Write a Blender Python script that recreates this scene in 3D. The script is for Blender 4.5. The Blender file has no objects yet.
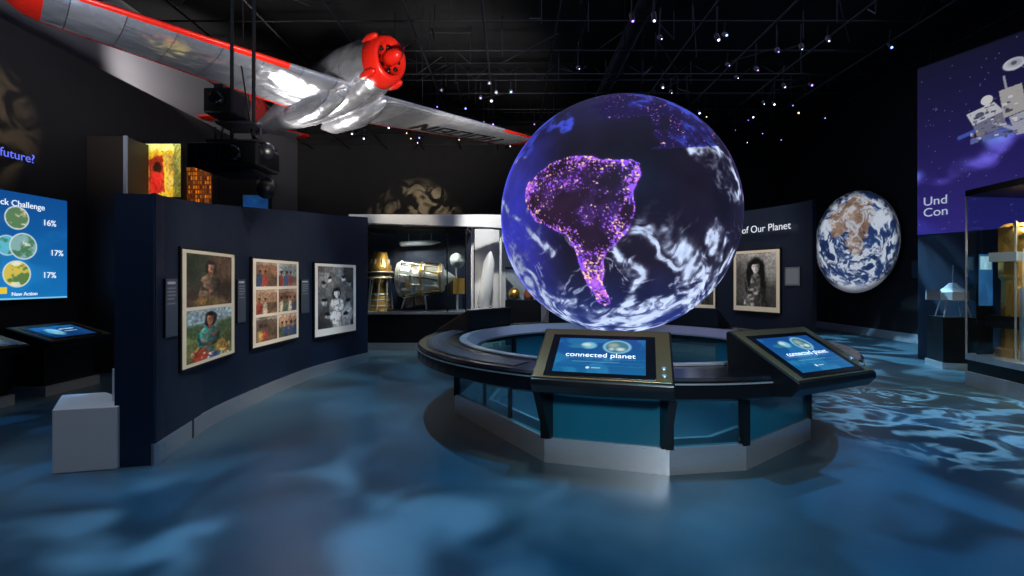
import bpy, math, random
import numpy as np
from mathutils import Vector, Matrix
random.seed(4); np.random.seed(4)
scene=bpy.context.scene
try:
    scene.view_settings.view_transform='Standard'
except Exception: pass
V=Vector
F=480.0; HZ=280.0; CH=1.45
def s2l(c):
    c=np.asarray(c,float)/255.0
    return np.where(c<=0.04045,c/12.92,((c+0.055)/1.055)**2.4)
def L(*c):
    r=s2l(c); return (float(r[0]),float(r[1]),float(r[2]),1.0)
# ------------------------------------------------ materials
def pb(name,col,rough=0.5,metal=0.0,emit=None,es=0.0,nscale=0,namt=0.0,bump=0.0,spec=0.5):
    m=bpy.data.materials.new(name); m.use_nodes=True
    nt=m.node_tree; b=nt.nodes['Principled BSDF']
    b.inputs['Base Color'].default_value=col
    b.inputs['Roughness'].default_value=rough
    b.inputs['Metallic'].default_value=metal
    b.inputs['Specular IOR Level'].default_value=spec
    if emit:
        b.inputs['Emission Color'].default_value=emit
        b.inputs['Emission Strength'].default_value=es
    if nscale:
        tc=nt.nodes.new('ShaderNodeTexCoord'); n=nt.nodes.new('ShaderNodeTexNoise')
        n.inputs['Scale'].default_value=nscale; n.inputs['Detail'].default_value=4
        nt.links.new(tc.outputs['Object'],n.inputs['Vector'])
        mr=nt.nodes.new('ShaderNodeMapRange')
        mr.inputs['To Min'].default_value=max(0.02,rough-namt); mr.inputs['To Max'].default_value=rough+namt
        nt.links.new(n.outputs['Fac'],mr.inputs['Value']); nt.links.new(mr.outputs['Result'],b.inputs['Roughness'])
        if bump:
            bp=nt.nodes.new('ShaderNodeBump'); bp.inputs['Strength'].default_value=bump; bp.inputs['Distance'].default_value=0.02
            nt.links.new(n.outputs['Fac'],bp.inputs['Height']); nt.links.new(bp.outputs['Normal'],b.inputs['Normal'])
    return m
def attr_mat(name,emit=0.0,rough=0.4,base=1.0):
    m=bpy.data.materials.new(name); m.use_nodes=True
    nt=m.node_tree; b=nt.nodes['Principled BSDF']
    a=nt.nodes.new('ShaderNodeAttribute'); a.attribute_name='Col'
    b.inputs['Roughness'].default_value=rough
    if base>0: nt.links.new(a.outputs['Color'],b.inputs['Base Color'])
    else: b.inputs['Base Color'].default_value=(0.01,0.01,0.012,1)
    if emit>0:
        nt.links.new(a.outputs['Color'],b.inputs['Emission Color']); b.inputs['Emission Strength'].default_value=emit
    return m
def brushed(name,col,rough=0.3,metal=.75):
    m=pb(name,col,rough,metal); nt=m.node_tree; b=nt.nodes['Principled BSDF']
    tc=nt.nodes.new('ShaderNodeTexCoord'); mp=nt.nodes.new('ShaderNodeMapping'); mp.inputs['Scale'].default_value=(3,3,90)
    n=nt.nodes.new('ShaderNodeTexNoise'); n.inputs['Scale'].default_value=4
    nt.links.new(tc.outputs['Object'],mp.inputs['Vector']); nt.links.new(mp.outputs['Vector'],n.inputs['Vector'])
    mr=nt.nodes.new('ShaderNodeMapRange'); mr.inputs['To Min'].default_value=rough-0.1; mr.inputs['To Max'].default_value=rough+0.15
    nt.links.new(n.outputs['Fac'],mr.inputs['Value']); nt.links.new(mr.outputs['Result'],b.inputs['Roughness'])
    return m
def glassm(name,tint=(0.75,0.9,0.95,1),alpha=0.14):
    m=bpy.data.materials.new(name); m.use_nodes=True; nt=m.node_tree
    for n in list(nt.nodes): nt.nodes.remove(n)
    o=nt.nodes.new('ShaderNodeOutputMaterial'); mx=nt.nodes.new('ShaderNodeMixShader')
    t=nt.nodes.new('ShaderNodeBsdfTransparent'); t.inputs['Color'].default_value=tint
    g=nt.nodes.new('ShaderNodeBsdfGlossy'); g.inputs['Roughness'].default_value=0.03
    mx.inputs[0].default_value=alpha
    nt.links.new(t.outputs[0],mx.inputs[1]); nt.links.new(g.outputs[0],mx.inputs[2]); nt.links.new(mx.outputs[0],o.inputs[0])
    return m
M_navy=pb('navy_panel',L(20,33,58),0.42,nscale=6,namt=0.08)
M_navyend=pb('navy_panel_end',L(26,40,60),0.5,nscale=6,namt=0.08)
M_black=pb('black_laminate',L(14,15,18),0.32,nscale=8,namt=0.08)
M_blackgloss=pb('black_gloss',L(12,13,17),0.22,nscale=5,namt=0.05)
M_wall=pb('dark_wall_paint',L(28,25,28),0.75,nscale=3,namt=0.1,bump=0.1)
M_ceil=pb('ceiling_black',L(6,6,8),0.9,nscale=2,namt=0.05)
M_pipe=pb('pipe_dark',L(30,30,36),0.5,0.2,nscale=5,namt=0.1)
M_steel=brushed('brushed_steel',L(210,213,218),0.30,.8)
M_warm_refl=brushed('black_bezel_warm_reflection',L(135,112,76),0.34)  # bezel is black; reflection of warm lamps is put into this metal colour
M_white=pb('white_paint',L(205,208,212),0.5,nscale=6,namt=0.1)
M_grey=pb('grey_base',L(150,155,165),0.5,nscale=6,namt=0.1)
M_teal=pb('teal_panel',L(20,96,122),0.22,nscale=4,namt=0.05)
M_glass=glassm('clear_glass',(.9,.97,.98,1),.07)
M_glass2=glassm('smoky_glass',(0.5,0.7,0.74,1),0.16)
M_gold=pb('gold_foil',L(215,165,85),0.32,.8,nscale=25,namt=0.12,bump=0.6)
M_chrome=pb('machined_metal',L(205,203,198),0.34,.5,nscale=12,namt=0.1,bump=.15)
M_red=pb('aircraft_red',L(215,34,20),0.28,nscale=4,namt=0.05)
M_caption=pb('caption_grey',L(70,80,95),0.5,nscale=6,namt=0.05)
M_txt=pb('lettering_white',L(225,230,240),0.5,emit=L(215,225,240),es=0.55,nscale=5,namt=0.02)
M_txtE=pb('screen_lettering',L(230,240,250),0.5,emit=L(230,240,250),es=1.0,nscale=5,namt=0.02)
M_blk=pb('lettering_black',L(8,8,10),0.6,nscale=5,namt=0.02)
M_frame=pb('frame_dark',L(30,26,24),0.35,nscale=5,namt=0.05)
# ------------------------------------------------ geometry helpers
def emp(name,mat=None):
    o=bpy.data.objects.new(name,None); scene.collection.objects.link(o)
    if mat is not None: o.matrix_world=mat
    o.empty_display_size=0.1
    return o
def mesh(name,vs,fs,mat,par=None,smooth=False,mats=None,fm=None,bevel=0):
    me=bpy.data.meshes.new(name); me.from_pydata([tuple(v) for v in vs],[],fs); me.update()
    for mm in (mats or [mat]): me.materials.append(mm)
    if fm: me.polygons.foreach_set('material_index',fm)
    if smooth: me.polygons.foreach_set('use_smooth',[True]*len(me.polygons))
    o=bpy.data.objects.new(name,me); scene.collection.objects.link(o)
    if par: o.parent=par
    if bevel:
        b=o.modifiers.new('bev','BEVEL'); b.width=bevel; b.segments=2; b.limit_method='ANGLE'
    return o
def prism(name,pts,z0,z1,mat,par=None,bevel=0,ztops=None):
    n=len(pts)
    a=sum(pts[i][0]*pts[(i+1)%n][1]-pts[(i+1)%n][0]*pts[i][1] for i in range(n))
    if a<0: pts=pts[::-1]; ztops=ztops[::-1] if ztops else None
    vs=[(p[0],p[1],z0) for p in pts]+[(p[0],p[1],(ztops[i] if ztops else z1)) for i,p in enumerate(pts)]
    fs=[tuple(range(n))[::-1],tuple(range(n,2*n))]+[(i,(i+1)%n,n+(i+1)%n,n+i) for i in range(n)]
    return mesh(name,vs,fs,mat,par,bevel=bevel)
def box(name,c,s,mat,par=None,rz=0,bevel=0):
    hx,hy=s[0]/2,s[1]/2; ca,sa=math.cos(rz),math.sin(rz)
    pts=[(c[0]+x*ca-y*sa,c[1]+x*sa+y*ca) for x,y in((-hx,-hy),(hx,-hy),(hx,hy),(-hx,hy))]
    return prism(name,pts,c[2]-s[2]/2,c[2]+s[2]/2,mat,par,bevel)
def frame_of(d):
    d=V(d).normalized(); a=V((0,0,1)) if abs(d.z)<0.9 else V((1,0,0))
    u=d.cross(a).normalized(); return d,u,d.cross(u)
def loft(name,p,d,prof,mat,par=None,n=24,smooth=True,sc=(1,1),mats=None,mi=None):
    d,u,w=frame_of(d); p=V(p); vs=[];fs=[];fm=[]
    for t,r in prof:
        for k in range(n):
            a=2*math.pi*k/n; vs.append(p+d*t+u*(r*math.cos(a)*sc[0])+w*(r*math.sin(a)*sc[1]))
    for i in range(len(prof)-1):
        for k in range(n):
            fs.append((i*n+k,i*n+(k+1)%n,(i+1)*n+(k+1)%n,(i+1)*n+k)); fm.append(mi[i] if mi else 0)
    fs.append(tuple(range(n))[::-1]); fm.append(mi[0] if mi else 0)
    fs.append(tuple(range((len(prof)-1)*n,len(prof)*n))); fm.append(mi[-1] if mi else 0)
    return mesh(name,vs,fs,mat,par,smooth,mats,fm)
def tube(name,a,b,r,mat,par=None,n=10):
    a=V(a);b=V(b); return loft(name,a,b-a,[(0,r),((b-a).length,r)],mat,par,n,False)
def sphere(name,c,r,mat,par=None,sc=(1,1,1),n=20):
    vs=[];fs=[]
    for i in range(1,n):
        t=math.pi*i/n
        for k in range(2*n):
            a=math.pi*k/n; vs.append((c[0]+r*sc[0]*math.sin(t)*math.cos(a),c[1]+r*sc[1]*math.sin(t)*math.sin(a),c[2]+r*sc[2]*math.cos(t)))
    N=2*n
    for i in range(n-2):
        for k in range(N): fs.append((i*N+k,(i+1)*N+k,(i+1)*N+(k+1)%N,i*N+(k+1)%N))
    vs.append((c[0],c[1],c[2]+r*sc[2])); vs.append((c[0],c[1],c[2]-r*sc[2])); t=len(vs)-2
    for k in range(N): fs.append((t,k,(k+1)%N)); fs.append((t+1,(n-2)*N+(k+1)%N,(n-2)*N+k))
    return mesh(name,vs,fs,mat,par,True)
def torus(name,c,d,R,r,mat,par=None,n=36,m=10):
    d,u,w=frame_of(d); c=V(c); vs=[];fs=[]
    for i in range(n):
        a=2*math.pi*i/n; e=u*math.cos(a)+w*math.sin(a)
        for j in range(m):
            b=2*math.pi*j/m; vs.append(c+e*(R+r*math.cos(b))+d*(r*math.sin(b)))
    for i in range(n):
        for j in range(m): fs.append((i*m+j,((i+1)%n)*m+j,((i+1)%n)*m+(j+1)%m,i*m+(j+1)%m))
    return mesh(name,vs,fs,mat,par,True)
def tubes(name,segs,mat,par=None,n=6):
    vs=[];fs=[]
    for a,b,r in segs:
        a=V(a);b=V(b); d,u,w=frame_of(b-a); o=len(vs)
        for p in(a,b):
            for k in range(n):
                t=2*math.pi*k/n+math.pi/4; vs.append(p+u*(r*math.cos(t))+w*(r*math.sin(t)))
        for k in range(n): fs.append((o+k,o+(k+1)%n,o+n+(k+1)%n,o+n+k))
        fs.append(tuple(o+k for k in range(n))[::-1]); fs.append(tuple(o+n+k for k in range(n)))
    return mesh(name,vs,fs,mat,par)
def sector(name,c,prof,a0,a1,n,mat,par=None,closed=True,smooth=False):
    m=len(prof); vs=[];fs=[]; full=abs(a1-a0)>=359.9; N=n if full else n+1
    for i in range(N):
        a=math.radians(a0+(a1-a0)*i/n)
        for r,z in prof: vs.append((c[0]+r*math.cos(a),c[1]+r*math.sin(a),z))
    for i in range(n):
        j=(i+1)%N
        for k in range(m if closed else m-1): fs.append((i*m+k,j*m+k,j*m+(k+1)%m,i*m+(k+1)%m))
    if not full and closed:
        fs.append(tuple(range(m))[::-1]); fs.append(tuple((N-1)*m+k for k in range(m)))
    return mesh(name,vs,fs,mat,par,smooth)
def colattr(me,cols):
    at=me.color_attributes.new('Col','FLOAT_COLOR','POINT')
    a=np.ones((len(cols),4),np.float32); a[:,:3]=cols; at.data.foreach_set('color',a.ravel())
def canvas(name,arr,o,u,v,mat,par=None):
    H,W=arr.shape[:2]; o=np.array(o,float);u=np.array(u,float);v=np.array(v,float)
    gx,gy=np.meshgrid(np.linspace(0,1,W),np.linspace(1,0,H))
    P=o+gx[...,None]*u+gy[...,None]*v
    idx=np.arange(H*W).reshape(H,W)
    f=np.stack([idx[1:,:-1],idx[1:,1:],idx[:-1,1:],idx[:-1,:-1]],-1).reshape(-1,4)
    me=bpy.data.meshes.new(name); me.from_pydata(P.reshape(-1,3).tolist(),[],f.tolist()); me.update()
    colattr(me,s2l(np.clip(arr,0,255)).reshape(-1,3)); me.materials.append(mat)
    ob=bpy.data.objects.new(name,me); scene.collection.objects.link(ob)
    if par: ob.parent=par
    return ob
def text(name,body,loc,size,right,up,mat,par=None,align='LEFT',ext=0.002):
    cu=bpy.data.curves.new(name,'FONT'); cu.body=body; cu.size=size; cu.align_x=align; cu.extrude=ext
    cu.materials.append(mat)
    ob=bpy.data.objects.new(name,cu); scene.collection.objects.link(ob)
    r=V(right).normalized(); n=r.cross(V(up)).normalized(); u=n.cross(r)
    m=Matrix((( r.x,u.x,n.x,loc[0]),(r.y,u.y,n.y,loc[1]),(r.z,u.z,n.z,loc[2]),(0,0,0,1)))
    if par:
        ob.parent=par
    ob.matrix_basis=m
    return ob
# ------------------------------------------------ numpy noise + painting
def _h(i,j,k):
    x=(i*374761393+j*668265263+k*1274126177)&0x7fffffff
    x=((x^(x>>13))*1274126177)&0x7fffffff
    return ((x^(x>>16))&0xffff)/65535.0
def vn(P):
    P=np.asarray(P,float)+100.0; i=np.floor(P).astype(np.int64); f=P-i; f=f*f*(3-2*f)
    r=0
    for a in(0,1):
        wa=f[...,0] if a else 1-f[...,0]
        for b in(0,1):
            wb=f[...,1] if b else 1-f[...,1]
            for c in(0,1):
                wc=f[...,2] if c else 1-f[...,2]
                r=r+wa*wb*wc*_h(i[...,0]+a,i[...,1]+b,i[...,2]+c)
    return r
def fbm(P,o=5):
    s=0;a=0.5;t=0
    for k in range(o): s=s+a*vn(P*(2**k)+k*7.3); t+=a; a*=0.5
    return s/t
def ss(a,b,x):
    t=np.clip((x-a)/(b-a),0,1); return t*t*(3-2*t)
def inpoly(x,y,poly):
    r=np.zeros(x.shape,bool); n=len(poly)
    for i in range(n):
        x1,y1=poly[i]; x2,y2=poly[(i+1)%n]
        c=((y1>y)!=(y2>y)); xi=(x2-x1)*(y-y1)/((y2-y1) if y2!=y1 else 1e-9)+x1
        r^=c&(x<xi)
    return r
def pdist(x,y,pts,close=False):
    d=np.full(x.shape,1e9); n=len(pts)
    for i in range(n if close else n-1):
        x1,y1=pts[i];x2,y2=pts[(i+1)%n]; dx,dy=x2-x1,y2-y1
        t=np.clip(((x-x1)*dx+(y-y1)*dy)/(dx*dx+dy*dy+1e-9),0,1)
        d=np.minimum(d,np.hypot(x-x1-t*dx,y-y1-t*dy))
    return d
class Cv:
    def __init__(s,w,h,col):
        s.w,s.h=w,h; s.a=np.zeros((h,w,3))+np.array(col,float)
        s.x,s.y=np.meshgrid((np.arange(w)+.5)/w,(np.arange(h)+.5)/h)
    def put(s,m,col):
        m=m[...,None].astype(float); s.a=s.a*(1-m)+np.array(col,float)*m; return s
    def rect(s,x0,y0,x1,y1,col,al=1): return s.put(((s.x>=x0)&(s.x<=x1)&(s.y>=y0)&(s.y<=y1))*al,col)
    def ell(s,cx,cy,rx,ry,col,soft=0.1,al=1):
        d=np.hypot((s.x-cx)/rx,(s.y-cy)/ry); return s.put(al*(1-ss(1-soft,1+soft,d)),col)
    def poly(s,p,col,al=1): return s.put(inpoly(s.x,s.y,p)*al,col)
    def line(s,p,wd,col,al=1): return s.put(al*(1-ss(wd*.6,wd,pdist(s.x,s.y,p))),col)
    def noise(s,sc,amt,seed=0,asp=1.0):
        P=np.stack([s.x*sc,s.y*sc*asp,np.full(s.x.shape,seed+.5)],-1); s.a=s.a*(1+amt*(fbm(P,4)-.5)[...,None]*2); return s
    def vgrad(s,c0,c1):
        t=s.y[...,None]; s.a=np.array(c0,float)*(1-t)+np.array(c1,float)*t; return s
    def photoize(s,seed=0,warp=.02,desat=.25,grain=.35):
        """soften, warp and texture a painted study so that it reads as a photographic print"""
        P=np.stack([s.x*9,s.y*9,np.full(s.x.shape,seed+.1)],-1)
        dx=(fbm(P,4)-.5)*warp*2; dy=(fbm(P+40,4)-.5)*warp*2
        xi=np.clip(((s.x+dx)*s.w).astype(int),0,s.w-1); yi=np.clip(((s.y+dy)*s.h).astype(int),0,s.h-1)
        a=s.a[yi,xi]
        for _ in range(2):
            a=(a+np.roll(a,1,0)+np.roll(a,-1,0)+np.roll(a,1,1)+np.roll(a,-1,1))/5
        g=a.mean(-1,keepdims=True); a=a*(1-desat)+g*desat
        P=np.stack([s.x*3,s.y*3,np.full(s.x.shape,seed+3.1)],-1); a=a*(.55+.95*fbm(P,3)[...,None])
        P=np.stack([s.x*28,s.y*28,np.full(s.x.shape,seed+6.1)],-1); a=a*(1+grain*2.4*(fbm(P,3)[...,None]-.5))
        s.a=np.clip(a,0,255); return s
    def paste(s,o,x0,y0,x1,y1):
        X0,Y0,X1,Y1=int(x0*s.w),int(y0*s.h),int(x1*s.w),int(y1*s.h)
        yi=np.linspace(0,o.h-1,Y1-Y0).astype(int); xi=np.linspace(0,o.w-1,X1-X0).astype(int)
        s.a[Y0:Y1,X0:X1]=o.a[yi][:,xi]; return s
def person(c,cx,top,sc,skin,hair,cloth,cloth2,lean=0.0):
    a=c.w/c.h; ex=sc/a; skin=np.array(skin,float); cloth=np.array(cloth,float); cloth2=np.array(cloth2,float)
    hx=cx+lean*ex
    tor=[(cx-2.1*ex,1.02),(cx-1.75*ex,top+3.5*sc),(cx-1.35*ex,top+2.75*sc),(cx-.5*ex,top+2.25*sc),(cx+.5*ex,top+2.25*sc),(cx+1.35*ex,top+2.75*sc),(cx+1.75*ex,top+3.5*sc),(cx+2.1*ex,1.02)]
    m=inpoly(c.x,c.y,tor); sh=np.clip(1.15-.55*(c.x-cx)/(2*ex),.4,1.5)
    P=np.stack([c.x*22,c.y*22,np.full(c.x.shape,cx*7)],-1); pat=ss(.52,.6,vn(P))
    colr=(cloth*(1-pat[...,None]*.55)+cloth2*pat[...,None]*.55)*sh[...,None]
    c.a=np.where(m[...,None],colr,c.a)
    c.ell(hx,top+1.15*sc,1.0*ex,1.2*sc,hair,.15); c.ell(hx-.25*ex,top+1.6*sc,.8*ex,.75*sc,hair,.2)
    c.poly([(hx-.3*ex,top+1.6*sc),(hx+.3*ex,top+1.6*sc),(cx+.45*ex,top+2.5*sc),(cx,top+2.9*sc),(cx-.45*ex,top+2.5*sc)],skin*.72)
    d=np.hypot((c.x-hx)/(.66*ex),(c.y-top-1.15*sc)/(.92*sc)); m=(1-ss(.9,1.08,d)); sh=np.clip(1.05-.45*(c.x-hx)/(.66*ex),.5,1.4)
    c.a=c.a*(1-m[...,None])+skin*sh[...,None]*m[...,None]
    for sx in(-1,1):
        c.ell(hx+sx*.27*ex,top+1.08*sc,.11*ex,.05*sc,(30,18,14),.4,.8); c.ell(hx+sx*.27*ex,top+.93*sc,.16*ex,.03*sc,(35,22,16),.4,.6)
    c.ell(hx+.06*ex,top+1.35*sc,.09*ex,.12*sc,skin*.62,.6,.7); c.ell(hx,top+1.62*sc,.22*ex,.055*sc,skin*.5,.4,.9)
    c.ell(hx-.05*ex,top+.42*sc,.72*ex,.30*sc,hair,.3)
    c.line([(cx-1.75*ex,top+3.6*sc),(cx-1.5*ex,top+5.0*sc),(cx-.1*ex,top+5.2*sc)],.28*sc,cloth*.75); c.line([(cx+1.7*ex,top+3.6*sc),(cx+1.5*ex,top+5.0*sc),(cx+.1*ex,top+5.3*sc)],.28*sc,cloth*.55)
    c.ell(cx,top+5.2*sc,.5*ex,.3*sc,skin*.95,.3)
    return c
P_print=attr_mat('photo_print',0.14,0.4); P_screen=attr_mat('screen_image',1.0,0.15,0.0)
P_light=attr_mat('backlit_print',0.7,0.3,0.3); P_graph=attr_mat('wall_graphic',0.62,0.4,0.4)

# ================================================= ROOM
fm=bpy.data.materials.new('polished_blue_floor'); fm.use_nodes=True; nt=fm.node_tree; b=nt.nodes['Principled BSDF']
tc=nt.nodes.new('ShaderNodeTexCoord'); n=nt.nodes.new('ShaderNodeTexNoise'); n.inputs['Scale'].default_value=1.2; n.inputs['Detail'].default_value=6
nt.links.new(tc.outputs['Object'],n.inputs['Vector'])
cr=nt.nodes.new('ShaderNodeValToRGB'); cr.color_ramp.elements[0].color=L(52,78,92); cr.color_ramp.elements[1].color=L(66,92,106)
cr.color_ramp.elements[0].position=.3; cr.color_ramp.elements[1].position=.7
nt.links.new(n.outputs['Fac'],cr.inputs['Fac']); nt.links.new(cr.outputs['Color'],b.inputs['Base Color'])
n2=nt.nodes.new('ShaderNodeTexNoise'); n2.inputs['Scale'].default_value=140; nt.links.new(tc.outputs['Object'],n2.inputs['Vector'])
mr=nt.nodes.new('ShaderNodeMapRange'); mr.inputs['To Min'].default_value=.26; mr.inputs['To Max'].default_value=.40
nt.links.new(n.outputs['Fac'],mr.inputs['Value']); nt.links.new(mr.outputs['Result'],b.inputs['Roughness'])
bp=nt.nodes.new('ShaderNodeBump'); bp.inputs['Strength'].default_value=.08; bp.inputs['Distance'].default_value=.01
nt.links.new(n2.outputs['Fac'],bp.inputs['Height']); nt.links.new(bp.outputs['Normal'],b.inputs['Normal'])
X0,X1,Y0,Y1,ZC=-7.6,9.3,-2.0,17.0,6.9
box('floor',((X0+X1)/2,(Y0+Y1)/2,-.05),(X1-X0,Y1-Y0,.1),fm)
box('ceiling',((X0+X1)/2,(Y0+Y1)/2,ZC+.05),(X1-X0,Y1-Y0,.1),M_ceil)
box('wall_back',((X0+X1)/2,Y1+.05,ZC/2),(X1-X0,.1,ZC),M_wall)
box('wall_right',(X1+.05,(Y0+Y1)/2,ZC/2),(.1,Y1-Y0,ZC),M_wall)
box('wall_front',((X0+X1)/2,Y0-.05,ZC/2),(X1-X0,.1,ZC),M_wall)
box('wall_left',(X0-.05,(Y0+Y1)/2,ZC/2),(.1,Y1-Y0,ZC),pb('upper_wall_grey',L(120,118,125),.7,nscale=3,namt=.1))
g=emp('partition_wall')
box('partition_face',(-6.9,5.25,2.43),(.5,14.5,4.86),M_wall,g)
box('baseboard_right',(X1-.02,(8+Y1)/2,.1),(.04,Y1-8,.2),M_grey)
box('baseboard_back',((X0+X1)/2,Y1-.02,.1),(X1-X0,.04,.2),M_grey)
segs=[]
for y in np.arange(2,17,1.15): segs.append(((X0+.1,y,6.25),(X1-.1,y,6.25),.016))
for x in np.arange(-7,9.2,1.3): segs.append(((x,.5,6.05),(x,16.9,6.05),.018))
for y in (4.2,7.9,11.6,15.0):
    for dz,dy in((0,-.18),(0,.18),(.34,0)): segs.append(((-7.4,y+dy,6.35+dz),(9.2,y+dy,6.35+dz),.015))
    x=-7.3; k=0
    while x<9:
        segs.append(((x,y-.18 if k%2 else y+.18,6.35),(x+.4,y,6.69),.009)); segs.append(((x+.4,y,6.69),(x+.8,y+.18 if k%2 else y-.18,6.35),.009)); x+=.8;k+=1
for i in range(110):
    x=random.uniform(-6,9);y=random.uniform(5,16.5); segs.append(((x,y,6.05),(x,y,6.88),.01))
    a=random.uniform(0,3.14); l=random.uniform(.3,1.3)
    xx,yy=x+l*math.cos(a),y+l*math.sin(a)
    xx=min(max(xx,-7.4),9.1); yy=min(max(yy,1),16.8)
    segs.append(((x,y,5.9+random.random()*.7),(xx,yy,5.9+random.random()*.7),.013))
tubes('ceiling_truss_grid',segs,M_pipe)
g=emp('ceiling_duct'); loft('duct_pipe',(2.5,16.6,6.6),(0,-1,0),[(0,.16),(15,.16)],M_ceil,g,20)
for y in np.arange(3,16,1.5): torus('duct_band',(2.5,y,6.6),(0,1,0),.165,.02,M_ceil,g,24,6)
g=emp('track_spotlights'); can=[]; lens={}
cols=[L(220,225,255),L(150,110,255),L(255,190,120),L(120,150,255)]
for i,c in enumerate(cols): lens[i]=pb('lamp_lens_%d'%i,(0,0,0,1),.5,emit=c,es=6)
pts=[]
for i in range(120):
    x=random.uniform(-6,9);y=random.uniform(5.5,16.3)
    if x<1 and y<11 : continue
    pts.append((x,y,5.85+random.uniform(-.15,.2)))
for i,(x,y,z) in enumerate(pts):
    d=V((-x*.25+random.uniform(-.5,.5)+.6,5-y+random.uniform(-2,2),-4)).normalized()
    p=V((x,y,z)); can.append((p-d*.08,p+d*.08,.04)); can.append((p-d*.08,(x,y,6.25),.012))
    k=random.choice([0,0,1,1,2,3]); r=random.choice([.008,.012,.02])
    loft('lamp_lens',p+d*.081,d,[(0,r),(.004,r)],lens[k],g,10,False)
tubes('lamp_cans',can,M_black,g,10)

# ================================================= GLOBE
GC=V((1.17,5.39,2.16)); GR=1.293
NU,NV=1200,600
th=np.linspace(1e-3,math.pi-1e-3,NV); ph=np.linspace(0,2*math.pi,NU,endpoint=False)
T,Ph=np.meshgrid(th,ph,indexing='ij')
nrm=np.stack([np.sin(T)*np.cos(Ph),np.sin(T)*np.sin(Ph),np.cos(T)],-1)
fw=np.array([0-GC.x,0-GC.y,1.45-GC.z]); fw/=np.linalg.norm(fw)
rt=np.cross(np.array([0,0,1]),fw); rt/=np.linalg.norm(rt); upv=np.cross(fw,rt)
U=nrm@rt; Vv=nrm@upv; W=nrm@fw
k=.972/(1-.235*W); gx=621+U*k*121; gy=214-Vv*k*119
front=W>0
warp=(fbm(nrm*9,4)-.5)*9; warp2=(fbm(nrm*9+31,4)-.5)*9
px=gx+warp; py=gy+warp2
SA=[(531,176),(544,164),(558,157),(574,152),(590,151),(604,157),(620,158),(636,155),(644,160),(645,174),(640,190),(641,202),(637,216),(630,232),(620,243),(613,250),(608,260),(608,278),(610,290),(616,302),(610,306),(600,300),(591,284),(586,264),(578,246),(569,231),(553,224),(538,218),(529,204),(527,190)]
land=inpoly(px,py,SA)&front
db=pdist(px,py,SA,True)
col=np.zeros(nrm.shape)
base_l=np.array([50,52,170.]); base_c=np.array([26,22,36.]); base_r=np.array([28,27,50.])
tL=ss(580,500,gx)[...,None]; tR=ss(690,745,gx)[...,None]
nb=fbm(nrm*3.0,4)[...,None]
col=base_c*(1-tL)+base_l*tL; col=col*(1-tR)+base_r*tR
bot=ss(250,335,gy)[...,None]; col=col*(1-.6*bot)+np.array([40,60,156.])*.6*bot
top=ss(150,95,gy)[...,None]; col=col*(1-.5*top)+np.array([38,36,84.])*.5*top
col=col*(.55+.9*nb)
back=(~front)[...,None]; col=np.where(back,np.array([26,24,70.])*(.5+nb),col)
col=np.where(land[...,None],np.array([40,26,44.])*(.5+.9*nb),col)
other=(fbm(nrm*1.7+5,4)>.56)&(~land)&((gy<150)|(~front))&((gx>655)|(~front)|(gy<118))
col=np.where(other[...,None],np.array([32,25,66.]),col)
hf=vn(nrm*95); hf2=vn(nrm*160+9); mid=fbm(nrm*8+3,4)
dens=np.where(land,.22+.42*np.exp(-db/8.0)+.9*(mid-.5),0)
dens=np.where(other,.22+.5*(mid-.5),dens)
fil=ss(.022,.0,np.abs(fbm(nrm*16+50,3)-.5))*ss(.42,.58,mid)
tw=hf*.6+hf2*.4+.12; li=ss(1-dens*.86,1-dens*.86+.16,tw)
li=np.clip(li+fil*land*.32*ss(.35,.7,hf),0,1)
mix=vn(nrm*26+17)[...,None]
lc=np.array([118,74,240.])*(1-mix)+np.array([220,116,216.])*mix
hot=ss(.58,.72,vn(nrm*60+70))[...,None]; lc=lc*(1-hot)+np.array([255,200,180.])*hot
edge=np.exp(-(db/1.8)**2)*front*ss(.3,.6,mid)
col=col+np.array([84,50,190.])*edge[...,None]*.8*(land[...,None]*1.0+.2)
col=col+np.array([20,10,44.])*(land*ss(.40,.65,mid))[...,None]
col=col*(1-li[...,None])+lc*li[...,None]
# clouds
w1=fbm(nrm*2.5+11,3)[...,None]-.5
q=nrm+w1*np.array([.9,-.7,.6]); c1=fbm(q*5.5,6); c2=fbm(q*14+4,5)
strokes=[([(640,226),(656,224),(672,232),(686,240),(700,256),(704,276),(696,296)],7),([(655,232),(664,250),(684,262),(698,262)],5),
 ([(690,288),(670,312),(646,326),(620,328)],7),([(668,300),(640,312),(610,318)],5),
 ([(508,256),(522,284),(545,306),(580,322),(612,326)],7),([(520,268),(545,290),(575,300)],5),
 ([(718,236),(724,262),(712,290)],5),([(520,150),(540,128),(566,112)],4),([(688,138),(706,150),(724,172),(738,200)],5),
 ([(655,98),(690,112),(715,130)],6),([(505,196),(520,212),(548,244)],4),([(640,100),(680,108)],6),([(628,250),(640,280),(632,300)],5)]
reg=np.zeros(U.shape)
wx=gx+(fbm(nrm*6+60,4)-.5)*46; wy=gy+(fbm(nrm*6+90,4)-.5)*46
for s_,wd in strokes: reg=np.maximum(reg,np.exp(-(pdist(wx,wy,s_)/wd)**2))
reg=np.where(front,reg,.4)
cl=np.clip(reg*1.3,0,1)*ss(.30,.60,c1*.4+c2*.6)*1.15
rid=ss(.05,.0,np.abs(c1-.5))*ss(.45,.62,c2)
streak=rid*.6*ss(200,260,gy)+ss(.6,.74,c1*.5+c2*.5)*.35*ss(560,500,gx)
cl=np.clip(cl+np.where(front&~land,streak,0),0,1)
cl=np.where(land,cl*.25,cl)
ccol=np.array([195,208,236.])*(1-tL*.3)*(.68+.6*c2[...,None])
ccol=np.where((gy<150)[...,None],np.array([62,76,200.]),ccol)
col=col*(1-cl[...,None]*.95)+ccol*cl[...,None]*.95
limb=ss(.50,.12,W)*ss(570,510,gx)
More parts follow.
